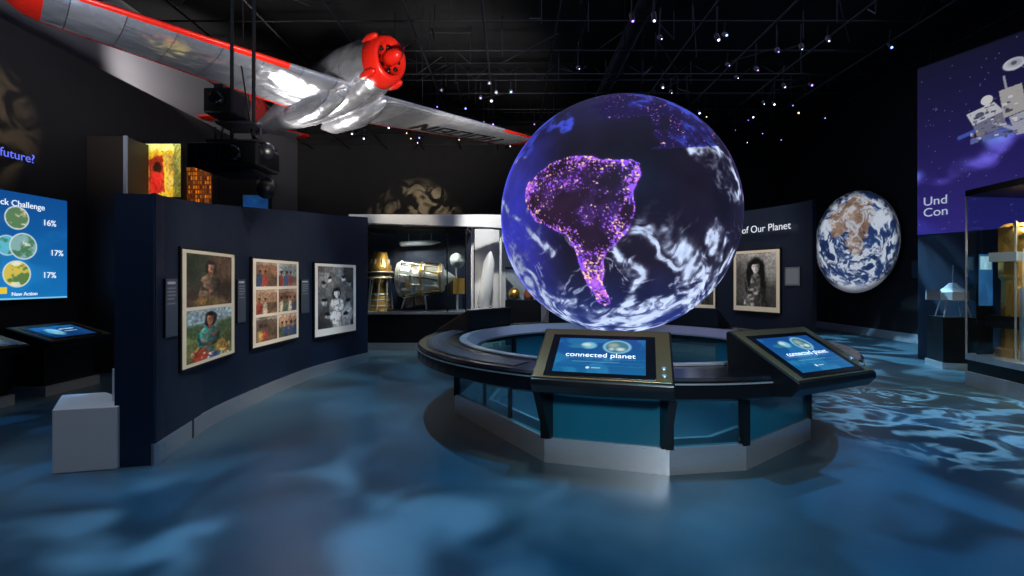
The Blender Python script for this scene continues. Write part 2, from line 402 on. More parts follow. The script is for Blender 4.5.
col=col+np.array([56,60,150.])*(limb*front)[...,None]
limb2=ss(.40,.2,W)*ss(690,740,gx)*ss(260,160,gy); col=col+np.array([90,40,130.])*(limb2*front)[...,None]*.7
P=np.array(GC)+nrm*GR; idx=np.arange(NU*NV).reshape(NV,NU); nx=np.roll(idx,-1,1)
f=np.stack([idx[:-1],idx[1:],nx[1:],nx[:-1]],-1).reshape(-1,4)
gg=emp('projection_globe')
me=bpy.data.meshes.new('globe_surface')
me.vertices.add(NU*NV); me.vertices.foreach_set('co',P.reshape(-1).astype(np.float32))
me.loops.add(f.size); me.loops.foreach_set('vertex_index',f.ravel().astype(np.int32))
me.polygons.add(len(f)); me.polygons.foreach_set('loop_start',(np.arange(len(f))*4).astype(np.int32))
try: me.polygons.foreach_set('loop_total',np.full(len(f),4,np.int32))
except Exception: pass
me.update(calc_edges=True); me.validate(); me.polygons.foreach_set('use_smooth',[True]*len(me.polygons))
colattr(me,s2l(np.clip(col,0,255)).reshape(-1,3))
me.materials.append(attr_mat('globe_projection',1.1,.6,.15))
o=bpy.data.objects.new('globe_surface',me); scene.collection.objects.link(o); o.parent=gg
for a in(30,150,270):
    e=V((math.cos(math.radians(a)),math.sin(math.radians(a)),0)); tube('globe_cable',GC+e*.35+V((0,0,1.22)),GC+e*.6+V((0,0,ZC-GC.z)),.005,M_ceil,gg,6)
tube('globe_mount',GC+V((0,0,1.2)),GC+V((0,0,1.31)),.09,M_black,gg,16)

# ================================================= RING CONSOLE
RC=(1.2,5.39); g=emp('interactive_ring_console')
ang=[-176,-121,-91,-71.4,-33.8,-14,12,32,62,80,110,130,158]; RB=1.81
def rp(a,r,z=0): return V((RC[0]+r*math.cos(math.radians(a)),RC[1]+r*math.sin(math.radians(a)),z))
ang2=ang+[184]
kio=[(-121,-91),(-71.4,-33.8),(12,32),(62,80),(110,130)]
for i in range(len(ang2)-1):
    a0,a1=ang2[i],ang2[i+1]; p,q2=rp(a0,RB),rp(a1,RB); pi_,qi=rp(a0,RB-.04),rp(a1,RB-.04)
    po,qo=rp(a0,RB+.02),rp(a1,RB+.02)
    prism('kick_panel',[po[:2],qo[:2],qi[:2],pi_[:2]],0.0,.2,M_steel,g)
    prism('base_panel',[p[:2],q2[:2],qi[:2],pi_[:2]],.2,.64,M_teal if (a0,a1) in kio else M_glass2,g)
    pj,qj=rp(a0,1.42),rp(a1,1.42); pk,qk=rp(a0,1.46),rp(a1,1.46)
    prism('inner_kerb',[pk[:2],qk[:2],qj[:2],pj[:2]],0,.14,M_steel,g)
    box('base_post',(rp(a0,RB-.0).x,rp(a0,RB).y,.42),(.06,.06,.46),M_black,g,math.radians(a0))
for a in (-158,-140): 
    box('base_post',(rp(a,RB-.22).x,rp(a,RB-.22).y,.32),(.03,.03,.64),M_black,g,math.radians(a))
sector('rim_top',RC,[(1.70,.66),(1.70,.80),(2.20,.80),(2.22,.78),(2.22,.66),(2.12,.62),(1.78,.62)],0,360,96,M_blackgloss,g)
sector('rim_inner_lip',RC,[(1.60,.70),(1.60,.72),(1.70,.815),(1.78,.815),(1.78,.803),(1.70,.80)],0,360,96,M_steel,g)
sector('rim_text_strip',RC,[(1.90,.801),(1.90,.806),(2.12,.806),(2.12,.801)],-205,-124,48,pb('strip',L(40,44,52),.3,nscale=4,namt=.05),g)
sector('rim_edge_trim',RC,[(2.221,.755),(2.226,.755),(2.226,.765),(2.221,.765)],0,360,96,M_steel,g)
vs=[];fs=[]
for row,r in((0,2.07),(1,2.03),(2,1.95)):
    a=-203.0
    while a<-127:
        l=random.uniform(.5,1.6)
        if row==2 and int(a)%20>10: a+=3; continue
        o_=len(vs)
        for aa,rr in((a,r),(a+l,r),(a+l,r-.010),(a,r-.010)): vs.append(rp(aa,rr,.808))
        fs.append((o_,o_+1,o_+2,o_+3)); a+=l+.6
mesh('strip_caption_marks',vs,fs,M_grey,g)
def kiosk(par,C,er,et,w,z0,z1,r0,r1,img,label,zb=.62,dial=True,zf=None):
    C=V(C);er=V(er);et=V(et)
    prof=[(r1,zb),(r1+.12,zb),(r0-.05,z0-.10),(r0,z0-.04),(r0,z0),(r1,z1),(r1-.02,z1-.01)]
    vs=[];
    for s in(-.5,.5):
        for r,z in prof: vs.append(C+er*r+et*(s*w)+V((0,0,z)))
    m=len(prof); fs=[tuple(range(m)),tuple(range(m,2*m))[::-1]]+[(i,m+i,m+(i+1)%m,(i+1)%m) for i in range(m)]
    mesh('kiosk_body',vs,fs,M_black,par,bevel=.008)
    A=C+er*r0+V((0,0,z0)); B=C+er*r1+V((0,0,z1)); up=(B-A); nn=et.cross(up).normalized()
    def q(u,v,h=0): return A+et*(u*w)+up*v+nn*h
    def slab(name,u0,u1,v0,v1,h0,h1,mat):
        vs=[q(u0,v0,h0),q(u1,v0,h0),q(u1,v1,h0),q(u0,v1,h0),q(u0,v0,h1),q(u1,v0,h1),q(u1,v1,h1),q(u0,v1,h1)]
        mesh(name,vs,[(3,2,1,0),(4,5,6,7),(0,1,5,4),(1,2,6,5),(2,3,7,6),(3,0,4,7)],mat,par,bevel=.003)
    slab('bezel_plate',-.485,.485,.03,.97,.0,.008,M_warm_refl)
    slab('screen_surround',-.41,.38,.05,.85,.008,.014,M_blackgloss)
    o=q(-.35,.12,.016); canvas('screen_image',img,o,q(.31,.12,.016)-o,q(-.35,.77,.016)-o,P_screen,par)
    if label:
        text('screen_title',label,q(-.02,.39,.024),w*.074,et,up,M_txtE,par,'CENTER',.0002)
    if dial:
        for k_,v in((0,.14),(1,.26)):
            loft('control_button',q(.432,v,.008),nn,[(0,.018),(.008,.018),(.012,.012)],M_steel,par,16)
def cp_img(seed=0):
    c=Cv(150,96,(10,50,110)); c.vgrad((14,70,138),(16,96,150))
    P=np.stack([c.x*4,c.y*3,np.full(c.x.shape,seed+.3)],-1); n_=fbm(P,5)
    c.put(ss(.5,.62,n_)*.35,(60,160,205))
    c.ell(.36,.22,.09,.10,(120,185,210),.3); c.ell(.33,.2,.05,.05,(200,215,215),.5); c.ell(.22,.26,.10,.05,(60,140,150),.5,.6)
    c.ell(.68,.24,.16,.20,(150,205,222),.12,.9); c.ell(.68,.24,.13,.165,(64,120,140)); c.ell(.64,.20,.06,.07,(150,165,150),.6); c.ell(.72,.31,.05,.05,(200,215,215),.6); c.ell(.62,.31,.03,.04,(180,200,205),.6)
    for i in range(3): c.line([(.02,.7+i*.03),(.98,.6+.1*i)],.006,(60,170,210),.35)
    c.rect(.2,.685,.72,.70,(190,220,235),.55); c.rect(.42,.84,.52,.865,(200,225,240),.8); c.ell(.38,.855,.02,.03,(220,235,245))
    return c.a
for a in(-105.5,-64,145,96,48):
    e=(math.cos(math.radians(a)),math.sin(math.radians(a)),0); t=(-e[1],e[0],0)
    kiosk(g,(RC[0],RC[1],0),e,t,.93 if a!=-64 else .88,.785,1.07,2.36,1.82,cp_img(a),'connected planet' if a<0 else '')
for a in(-120,-92):
    d=V((-math.sin(math.radians(a)),math.cos(math.radians(a)),0))*.03
    vs=[]
    for s in(-1,1):
        for r,z in((1.80,.2),(1.85,.2),(2.05,.64),(1.80,.64)): vs.append(rp(a,r,z)+d*s)
    mesh('bracket',vs,[(0,1,2,3),(7,6,5,4),(0,4,5,1),(1,5,6,2),(2,6,7,3),(3,7,4,0)],M_black,g)

# ================================================= LEFT CURVED PHOTO WALL
def catmull(pts,n=10):
    out=[]; pts=[np.array(p,float) for p in pts]; P_=[2*pts[0]-pts[1]]+pts+[2*pts[-1]-pts[-2]]
    for i in range(1,len(P_)-2):
        for k_ in range(n):
            t=k_/n; a,b_,c,d=P_[i-1:i+3]
            out.append(.5*((2*b_)+(-a+c)*t+(2*a-5*b_+4*c-d)*t*t+(-a+3*b_-3*c+d)*t**3))
    out.append(pts[-1]); return out
def cwall(par,pts,thick,side,mat,kick=.17):
    c=catmull(pts); n_=len(c); fr=[];bk=[];ko=[]
    for i in range(n_):
        t=c[min(i+1,n_-1)][:2]-c[max(i-1,0)][:2]; t/=np.linalg.norm(t); nn=np.array([-t[1],t[0]])*side
        fr.append(c[i][:2]); bk.append(c[i][:2]+nn*thick); ko.append(c[i][:2]-nn*.015)
    vs=[];fs=[]
    for i in range(n_):
        z=c[i][2]; vs+=[(fr[i][0],fr[i][1],.0),(fr[i][0],fr[i][1],z),(bk[i][0],bk[i][1],z),(bk[i][0],bk[i][1],.0)]
    for i in range(n_-1):
        for k_ in range(4): fs.append((i*4+k_,i*4+(k_+1)%4,(i+1)*4+(k_+1)%4,(i+1)*4+k_))
    fs.append((3,2,1,0)); o_=(n_-1)*4; fs.append((o_,o_+1,o_+2,o_+3))
    mesh('wall_body',vs,fs,mat,par)
    vs=[];fs=[]
    for i in range(n_): vs+=[(fr[i][0],fr[i][1],0),(ko[i][0],ko[i][1],0),(ko[i][0],ko[i][1],kick),(fr[i][0],fr[i][1],kick)]
    for i in range(n_-1):
        for k_ in range(4): fs.append((i*4+k_,i*4+(k_+1)%4,(i+1)*4+(k_+1)%4,(i+1)*4+k_))
    fs.append((3,2,1,0)); o_=(n_-1)*4; fs.append((o_,o_+1,o_+2,o_+3))
    mesh('kick_plate',vs,fs,M_steel,par)
    return c
def at_px(c,x):
    for i in range(len(c)-1):
        a=512+480*c[i][0]/c[i][1]; b_=512+480*c[i+1][0]/c[i+1][1]
        if (a-x)*(b_-x)<=0 and abs(a-b_)>1e-6:
            t=(x-a)/(b_-a); return c[i][:2]*(1-t)+c[i+1][:2]*t
    return None
def hang(par,c,x0,x1,z0,z1,arr,mat,off=.035,frame=.02,name='photo'):
    a=at_px(c,x0); b_=at_px(c,x1); t=b_-a; w=np.linalg.norm(t); t/=w; n_=np.array([t[1],-t[0]])
    if n_@(-a)<0: n_=-n_
    a3=np.array([a[0],a[1],z0]); T3=np.array([t[0],t[1],0]); N3=np.array([n_[0],n_[1],0])
    def slab(nm,u0,u1,v0,v1,h0,h1,m):
        vs=[a3+T3*u+N3*h+np.array([0,0,v]) for h in(h0,h1) for u,v in((u0,v0),(u1,v0),(u1,v1),(u0,v1))]
        mesh(nm,vs,[(3,2,1,0),(4,5,6,7),(0,1,5,4),(1,2,6,5),(2,3,7,6),(3,0,4,7)],m,par)
    slab(name+'_frame',-frame,w+frame,-frame,z1-z0+frame,-.04,off-.004,M_frame)
    if arr is not None: canvas(name+'_print',arr,a3+N3*off,T3*w,np.array([0,0,z1-z0]),mat,par)
    return a3,T3,N3,w
g=emp('photo_exhibit_wall')
LW=cwall(g,[(-2.79,3.76,2.12),(-2.97,4.58,2.19),(-3.03,5.44,2.28),(-2.98,6.82,2.42),(-2.80,7.73,2.49),(-2.55,8.49,2.56)],.28,1,M_navy)
prism('end_pier',[(-2.79,3.74),(-3.46,4.2),(-3.5,4.5),(-2.96,4.58)],0,2.13,M_navyend,g)
prism('end_kick',[(-2.78,3.725),(-3.475,4.195),(-3.475,4.22),(-2.78,3.76)],0,.17,M_steel,g)
def ph1():
    c=Cv(150,300,(226,216,190))
    a=Cv(128,136,(84,62,44)); a.ell(.2,.3,.28,.4,(52,60,40),.5); a.rect(.62,.05,.98,.95,(120,84,52),.5); a.rect(.7,.15,.72,.9,(60,40,26)); a.rect(.86,.15,.88,.9,(60,40,26)); person(a,.48,.10,.115,(178,122,84),(34,24,18),(104,70,50),(60,104,84),.2)
    a.ell(.45,.93,.34,.10,(120,96,54),.3); a.ell(.3,.9,.1,.07,(180,130,60),.3); a.ell(.85,.7,.12,.2,(70,50,34),.4); a.photoize(2,.035,.2)
    b_=Cv(128,136,(150,176,184)); b_.rect(0,.38,1,1,(104,118,66)); b_.ell(.15,.4,.3,.12,(70,96,60),.4); b_.ell(.9,.38,.3,.15,(80,104,64),.4)
    person(b_,.46,.05,.125,(160,104,72),(24,18,18),(40,128,118),(214,84,60),.25); b_.ell(.28,.88,.2,.14,(186,66,44),.3); b_.ell(.72,.84,.15,.17,(214,168,70),.3); b_.ell(.58,.96,.14,.08,(50,92,150),.3)
    for i in range(30): b_.ell(random.uniform(.05,.95),random.uniform(.74,.98),.025,.02,random.choice([(220,180,80),(190,60,50),(60,120,90),(230,220,200)]),.4)
    b_.photoize(9,.035,.12)
    c.paste(a,.07,.03,.93,.49); c.paste(b_,.07,.52,.93,.97); return c.a
def ph2():
    c=Cv(150,240,(230,222,204)); k_=0
    for r in range(3):
        for q_ in range(2):
            bg=random.choice([(176,130,92),(150,100,70),(130,146,150),(186,150,104),(112,90,72)])
            a=Cv(66,60,bg); a.rect(0,.55,1,1,(118,88,60),.8); a.rect(0,0,1,.12,(200,196,180),.5); k_+=1
            for j in range(random.choice([2,3,4])):
                x=.15+.24*j+random.uniform(-.04,.04); s_=random.uniform(.8,1.1); cl=random.choice([(170,56,46),(46,74,120),(214,196,168),(70,108,82),(196,146,60)])
                a.ell(x,.78,.12*s_,.30*s_,cl,.25); a.ell(x+.02,.42,.055,.09,(128,84,58),.25); a.ell(x+.02,.355,.06,.05,(30,22,18),.3)
            a.photoize(k_*3,.06,.25); c.paste(a,.06+.46*q_,.04+.315*r,.49+.46*q_,.32+.315*r)
    return c.a
def ph3():
    c=Cv(140,220,(230,226,218)); a=Cv(120,190,(64,64,64)); a.vgrad((96,96,96),(40,40,40))
    a.rect(0,.1,.3,.5,(150,150,148),.6); a.rect(.7,.0,1,.35,(30,30,30),.8)
    for x,y in((.14,.30),(.86,.28),(.30,.22),(.7,.2)):
        a.ell(x,y+.2,.14,.18,(84,84,82),.3); a.ell(x,y,.06,.045,(160,160,156),.2); a.ell(x,y-.035,.065,.025,(15,15,15),.3)
    person(a,.5,.34,.075,(176,176,172),(18,18,18),(196,194,190),(80,80,80))
    for x,y in((.16,.58),(.84,.60),(.24,.80),(.76,.82)):
        a.ell(x,y+.18,.15,.15,(58,58,58) if x<.5 else (150,150,148),.3); a.ell(x,y,.07,.05,(150,150,146),.2); a.ell(x,y-.035,.075,.028,(12,12,12),.3)
    a.photoize(5,.03,1.0,.4); a.a*=1.2; c.paste(a,.07,.045,.93,.90); return c.a
def ph4():
    c=Cv(140,170,(224,216,196)); a=Cv(120,145,(60,60,60)); a.vgrad((176,176,172),(60,60,60)); a.ell(.1,.5,.3,.3,(90,90,90),.6)
    a.ell(.5,.42,.24,.34,(12,12,12),.15); person(a,.5,.12,.12,(196,192,188),(10,10,10),(60,60,60),(170,168,164)); a.ell(.33,.42,.05,.26,(14,14,14),.3); a.ell(.67,.42,.05,.26,(14,14,14),.3); a.photoize(3,.02,1.0,.3)
    c.paste(a,.07,.05,.93,.92); return c.a
hang(g,LW,178,231,.67,1.72,ph1(),P_print)
hang(g,LW,250,296,.66,1.70,ph2(),P_print)
hang(g,LW,313,354,.60,1.70,ph3(),P_print)
for x0,x1 in((163,175),(236,244),(300,308)):
    a3,T3,N3,w=hang(g,LW,x0,x1,.98,1.46,None,None,.02,.0,'caption')
    ob=canvas('caption_plate',Cv(20,50,(62,72,86)).rect(.15,.06,.8,.10,(190,195,200)).rect(.15,.16,.85,.18,(140,146,155)).rect(.15,.22,.8,.24,(140,146,155)).rect(.15,.28,.85,.30,(140,146,155)).rect(.15,.34,.7,.36,(140,146,155)).rect(.15,.42,.8,.44,(130,136,145)).a,a3+N3*.02,T3*w,np.array([0,0,.48]),P_print,g)
g=emp('white_plinth')
prism('plinth_low',[(-3.43,3.58),(-3.03,3.68),(-3.03,3.83),(-3.52,4.16),(-3.80,4.05)],0,.48,M_white,g,bevel=.006)
prism('plinth_high',[(-3.20,3.84),(-3.06,3.745),(-3.06,3.84),(-3.20,3.93)],.48,.74,M_white,g,bevel=.006)

# ================================================= LEFT WALL INFO SCREEN
g=emp('wall_info_screen')
c=Cv(240,170,(20,90,160)); c.vgrad((14,74,142),(22,112,180))
P_=np.stack([c.x*3,c.y*3,np.full(c.x.shape,.3)],-1); c.put(ss(.5,.7,fbm(P_,4))*.35,(40,150,215))
for cx,cy,r,cl in((.66,.24,.070,(196,186,150)),(.60,.5,.06,(90,180,200)),(.70,.50,.08,(130,170,170)),(.66,.76,.08,(206,186,80))):
    c.ell(cx,cy,r*1.08,r*1.55,(220,235,240),.05); c.ell(cx,cy,r,r*1.44,cl,.05)
    P_=np.stack([c.x*14,c.y*14,np.full(c.x.shape,cy*9)],-1); m=(np.hypot((c.x-cx)/r,(c.y-cy)/(r*1.44))<.97); c.put(m*ss(.48,.56,fbm(P_,4))*.8,(60,110,70)); c.put(m*ss(.56,.62,fbm(P_+30,4))*.8,(235,235,225))
c.rect(.56,.88,.60,.94,(230,200,60)); c.rect(0,.98,1,1,(120,200,240))
canvas('screen_image',c.a,(-6.60,5.0,1.19),(0,2.12,0),(0,0,1.43),P_screen,g)
box('screen_housing',(-6.63,6.06,1.905),(.05,2.16,1.47),M_black,g)
R_=(0,1,0);U_=(0,0,1)
text('screen_heading','ck Challenge',(-6.59,6.18,2.43),.115,R_,U_,M_txtE,g)
text('value_a','16%',(-6.59,6.74,2.22),.12,R_,U_,M_txtE,g); text('value_b','17%',(-6.59,6.85,1.80),.12,R_,U_,M_txtE,g); text('value_c','17%',(-6.59,6.74,1.48),.12,R_,U_,M_txtE,g)
text('screen_footer','New Action',(-6.59,6.32,1.24),.07,R_,U_,M_txtE,g)
g=emp('wall_lettering'); text('wall_question','future?',(-6.64,6.22,3.07),.165,R_,U_,pb('blue_lettering',L(80,90,220),.5,emit=L(100,115,235),es=1.0,nscale=3,namt=.02),g)
def tk(i,y,name):
    g=emp(name); C=(-6.35,y,0); w=.9
    c=Cv(80,40,(20,80,140)).vgrad((24,90,150),(14,50,100)); c.ell(.3,.5,.15,.3,(120,190,220),.3); c.rect(.5,.3,.85,.36,(200,220,240)); c.rect(.5,.5,.8,.54,(150,190,220)); c.noise(8,.4,i)
    kiosk(g,C,(1,0,0),(0,1,0),w,.69,.86,.68,.12,c.a,'',.58,False)
    box('kiosk_pedestal',(-6.02,y,.36),(.36,.72,.50),M_black,g); box('kiosk_foot',(-6.0,y,.06),(.42,.78,.12),M_steel,g)
tk(1,6.35,'touchscreen_kiosk'); tk(2,5.2,'touchscreen_kiosk.001')
g=emp('exhibit_column'); box('column_body',(-6.35,7.75,1.85),(.6,.5,3.7),pb('brown_black',L(52,42,36),.5,nscale=4,namt=.1),g,bevel=.01)
box('column_edge',(-6.03,7.49,1.85),(.05,.03,3.7),M_grey,g)
g=emp('backlit_picture_panel')
c=Cv(100,140,(225,170,40)); c.noise(5,.4,2); c.rect(.0,.0,1,.12,(240,215,110)); c.poly([(.1,.3),(.5,.2),(.55,.9),(.1,1)],(170,50,30)); c.poly([(.55,.15),(.95,.25),(.9,.8),(.6,.9)],(190,150,60)); c.ell(.35,.45,.12,.1,(60,30,20)); c.rect(.8,0,1,1,(70,90,50),.6); c.ell(.3,.75,.14,.2,(200,40,30),.3); c.photoize(4,.05,.0)
canvas('picture',c.a*1.1,(-6.22,8.14,2.86),(.60,0,0),(0,0,.9),P_light,g); box('picture_housing',(-5.92,8.2,1.9),(.66,.1,3.8),M_black,g)
g=emp('mosaic_lightbox')
c=Cv(120,70,(90,40,15)); 
for i in range(15):
    for j in range(9):
        r=random.random(); c.rect(i/15+.01,j/9+.012,(i+.8)/15,(j+.78)/9,(225*r+20,(110*r+20),25) if r>.25 else (60,25,15))
canvas('mosaic',c.a,(-5.98,8.56,2.74),(.62,0,0),(0,0,.72),P_light,g); box('mosaic_housing',(-5.67,8.63,1.75),(.68,.1,3.5),M_black,g)
g=emp('blue_display_screen'); c=Cv(40,40,(20,70,130)).noise(4,.4,1); canvas('screen_image',c.a*.8,(-4.82,8.6,2.45),(.45,0,0),(0,0,.52),P_screen,g); box('screen_stand',(-4.6,8.66,1.5),(.5,.08,3.0),M_black,g)

# ================================================= PROJECTOR RIG
g=emp('ceiling_projector_rig')
for x in(-3.21,-2.96): tube('hanging_pole',(x,5.5,2.95),(x,5.5,ZC),.02,M_black,g)
box('upper_projector',(-3.22,5.45,3.42),(.32,.4,.28),M_black,g,bevel=.02); loft('upper_lens',(-3.2,5.25,3.42),(0,-1,0),[(0,.08),(.08,.07),(.085,.05)],M_blackgloss,g)
box('mount_plate',(-3.08,5.5,3.2),(.42,.36,.03),M_pipe,g); box('mount_plate_b',(-3.08,5.5,2.99),(.6,.4,.03),M_pipe,g)
box('lower_projector',(-3.14,5.45,2.82),(.78,.5,.26),M_black,g,bevel=.03); loft('lower_lens',(-3.0,5.2,2.82),(.2,-1,-.1),[(0,.09),(.1,.08),(.105,.06)],M_blackgloss,g)
for i in range(6): box('vent_slat',(-3.42+.05*i,5.195,2.82),(.02,.01,.16),M_pipe,g)
for x in(-3.4,-2.88): tube('yoke',(x,5.5,2.7),(x,5.5,3.2),.015,M_pipe,g)
box('projector_under_tray',(-3.1,5.5,2.66),(.5,.4,.04),M_pipe,g); tube('lamp_yoke',(-2.9,5.5,2.66),(-2.82,5.5,2.52),.02,M_pipe,g)
loft('small_spotlight',(-2.84,5.6,2.56),(.3,-.8,-.35),[(0,.05),(.05,.09),(.28,.1),(.3,.09)],M_black,g)
loft('small_spotlight_b',(-2.80,5.5,2.95),(.3,-.8,-.35),[(0,.05),(.05,.08),(.22,.09),(.24,.08)],M_black,g)
box('junction_box',(-3.32,5.5,3.62),(.1,.15,.1),M_black,g)
tubes('rig_cables',[((-3.3,5.5,3.3),(-3.38,5.55,2.9),.012),((-3.1,5.5,3.9),(-3.0,5.55,3.1),.01),((-3.05,5.45,3.2),(-2.8,5.5,2.95),.01)],M_black,g)

# ================================================= AIRPLANE
R0=V((-2.99,8.36,4.52)); fwd=V((.76,-.65,.01)).normalized(); wv=V((.687,.726,.02)); wv=(wv-fwd*wv.dot(fwd)).normalized(); upl=fwd.cross(wv)
wv0=V((.687,.726,.02)).normalized(); fwd0=V((.726,-.687,-.02)).normalized(); up0=fwd0.cross(wv0).normalized(); fwd0=wv0.cross(up0)
Mx=Matrix(((fwd0.x,wv0.x,up0.x,R0.x),(fwd0.y,wv0.y,up0.y,R0.y),(fwd0.z,wv0.z,up0.z,R0.z),(0,0,0,1)))
g=emp('hanging_airplane'); g.matrix_world=Mx   # local x = nose, y = far wing, z = up
mm=bpy.data.materials.new('polished_aluminium'); mm.use_nodes=True; nt=mm.node_tree; b=nt.nodes['Principled BSDF']
b.inputs['Metallic'].default_value=.75
tc=nt.nodes.new('ShaderNodeTexCoord'); br=nt.nodes.new('ShaderNodeTexBrick')
br.inputs['Scale'].default_value=1.0; br.inputs['Brick Width'].default_value=.75; br.inputs['Row Height'].default_value=.5; br.inputs['Mortar Size'].default_value=.005
br.inputs['Color1'].default_value=L(232,232,238); br.inputs['Color2'].default_value=L(190,194,204); br.inputs['Mortar'].default_value=L(100,100,108)
nt.links.new(tc.outputs['Object'],br.inputs['Vector']); nt.links.new(br.outputs['Color'],b.inputs['Base Color'])
no=nt.nodes.new('ShaderNodeTexNoise'); no.inputs['Scale'].default_value=4; no.inputs['Detail'].default_value=1; nt.links.new(tc.outputs['Object'],no.inputs['Vector'])
mr=nt.nodes.new('ShaderNodeMapRange'); mr.inputs['To Min'].default_value=.12; mr.inputs['To Max'].default_value=.32; nt.links.new(no.outputs['Fac'],mr.inputs['Value']); nt.links.new(mr.outputs['Result'],b.inputs['Roughness'])
bp=nt.nodes.new('ShaderNodeBump'); bp.inputs['Strength'].default_value=.45; bp.inputs['Distance'].default_value=.06; nt.links.new(no.outputs['Fac'],bp.inputs['Height']); nt.links.new(bp.outputs['Normal'],b.inputs['Normal'])
M_alu=mm
prof=[(-4.4,.03),(-4.2,.09),(-3,.22),(-1.6,.38),(-.4,.47),(.4,.48),(.9,.44),(1.30,.36),(1.32,.37),(1.48,.345),(1.58,.31),(1.62,.27),(1.59,.23),(1.5,.21)]
loft('fuselage',(0,0,.32),(1,0,0),prof,M_alu,g,40,True,(.9,1.08),[M_alu,M_red],[0]*8+[1]*5)
loft('spinner',(1.5,0,.32),(1,0,0),[(0,.11),(.15,.11),(.27,.09),(.32,.06),(.35,.02)],M_red,g,28)
for k_ in range(8):
    a=math.pi*2*k_/8; loft('engine_cylinder',(1.52,.145*math.cos(a),.32+.145*math.sin(a)),(0,math.cos(a),math.sin(a)),[(0,.03),(.06,.03)],M_black,g,10)
for k_ in range(4):
    a=math.pi*2*k_/4+.7; loft('cowl_blister',(1.12,.33*math.cos(a),.32+.38*math.sin(a)),(1,0,0),[(0,.01),(.1,.05),(.25,.07),(.38,.05),(.44,.02)],M_red,g,14)
DF=.05; CF0,CF1,SF=1.8,.9,5.0
def wing(name,sgn,span,c0,c1,par,xoff=0,zoff=0,dih=.05,redfrom=.9,nsec=24,thk=.13,lefrom=.3):
    na=32; vs=[];fs=[];fm=[]
    for i in range(nsec+1):
        t=i/nsec; c=c0+(c1-c0)*t
        if t>.9: c*=math.sqrt(max(.06,1-((t-.9)/.1)**2*.9))
        y=sgn*span*t; z=zoff+dih*span*t
        for k_ in range(na):
            a=2*math.pi*k_/na; xx=.5*math.cos(a)
            th_=thk*math.sin(a)*(1.0-.55*(0.5-xx))*.62
            vs.append((xoff+xx*c-.02*c,y,z+th_*c))
    for i in range(nsec):
        for k_ in range(na):
            fs.append((i*na+k_,i*na+(k_+1)%na,(i+1)*na+(k_+1)%na,(i+1)*na+k_)); t=(i+.5)/nsec
            le=k_ in(na-2,na-1,0,1); te=k_ in(na//2-3,na//2-2,na//2-1,na//2,na//2+1,na//2+2)
            fm.append(1 if (t>redfrom or (le and t>lefrom) or (te and t>.1)) else 0)
    fs.append(tuple(nsec*na+k_ for k_ in range(na))); fm.append(1)
    mesh(name,vs,fs,M_alu,par,True,[M_alu,M_red],fm)
wing('wing_near',-1,4.05,2.0,1.1,g,dih=.07); wing('wing_far',1,SF,CF0,CF1,g,dih=DF,lefrom=.7)
wing('stabilizer_a',-1,1.2,.8,.45,g,-3.9,.35,.0,.7,8); wing('stabilizer_b',1,1.2,.8,.45,g,-3.9,.35,.0,.7,8)
mesh('tail_fin',[(-4.4,-.03,.35),(-3.2,-.03,.45),(-3.9,-.02,1.25),(-4.4,-.02,1.25),(-4.4,.03,.35),(-3.2,.03,.45),(-3.9,.02,1.25),(-4.4,.02,1.25)],[(0,1,2,3),(7,6,5,4),(0,4,5,1),(1,5,6,2),(2,6,7,3),(3,7,4,0)],M_red,g)
loft('canopy',(-.9,0,.66),(1,0,0),[(0,.02),(.3,.2),(.8,.28),(1.2,.2),(1.5,.03)],M_blackgloss,g,20)
for s in(-1,1):
    loft('wing_fillet',(-1.5,s*.36,-.06),(1,0,0),[(0,.02),(.5,.20),(1.4,.26),(2.0,.18),(2.4,.03)],M_alu,g,16)
    tube('suspension_cable',(0.2,s*1.6,.1),(0.2,s*1.6,2.2),.006,M_pipe,g,6)
# registration letters laid on the underside of the far wing
def zlow(x,y):
    t=y/SF; c=CF0+(CF1-CF0)*t; xx=max(-.49,min(.49,(x+.02*c)/c)); return DF*y-.13*.62*c*math.sqrt(1-4*xx*xx)*(1-.55*(.5-xx))
glyph={'N':[[(0,0),(0,1)],[(0,1),(1,0)],[(1,0),(1,1)]],'8':[[(0,0),(1,0)],[(0,.5),(1,.5)],[(0,1),(1,1)],[(0,0),(0,1)],[(1,0),(1,1)]],
 '0':[[(0,0),(1,0)],[(0,1),(1,1)],[(0,0),(0,1)],[(1,0),(1,1)]],'H':[[(0,0),(0,1)],[(1,0),(1,1)],[(0,.5),(1,.5)]]}
vs=[];fs=[]; yy=1.75; LWd,LH,ST=.30,.52,.045; xb=-.42
for ch in 'N800H':
    for (u0,v0),(u1,v1) in glyph[ch]:
        p=np.array([yy+u0*LWd,xb+v0*LH]); q_=np.array([yy+u1*LWd,xb+v1*LH]); d=(q_-p)/np.linalg.norm(q_-p); nn=np.array([-d[1],d[0]])*ST; p=p-d*ST*.95; q_=q_+d*ST*.95
        N=8
        for i in range(N):
            a=p+(q_-p)*i/N; b2=p+(q_-p)*(i+1)/N; o_=len(vs)
            for P_ in(a+nn,b2+nn,b2-nn,a-nn): vs.append((P_[1],P_[0],zlow(P_[1],P_[0])-.012))
            fs.append((o_,o_+1,o_+2,o_+3))
    yy+=LWd+.17
mesh('registration_letters',vs,fs,M_blk,g)

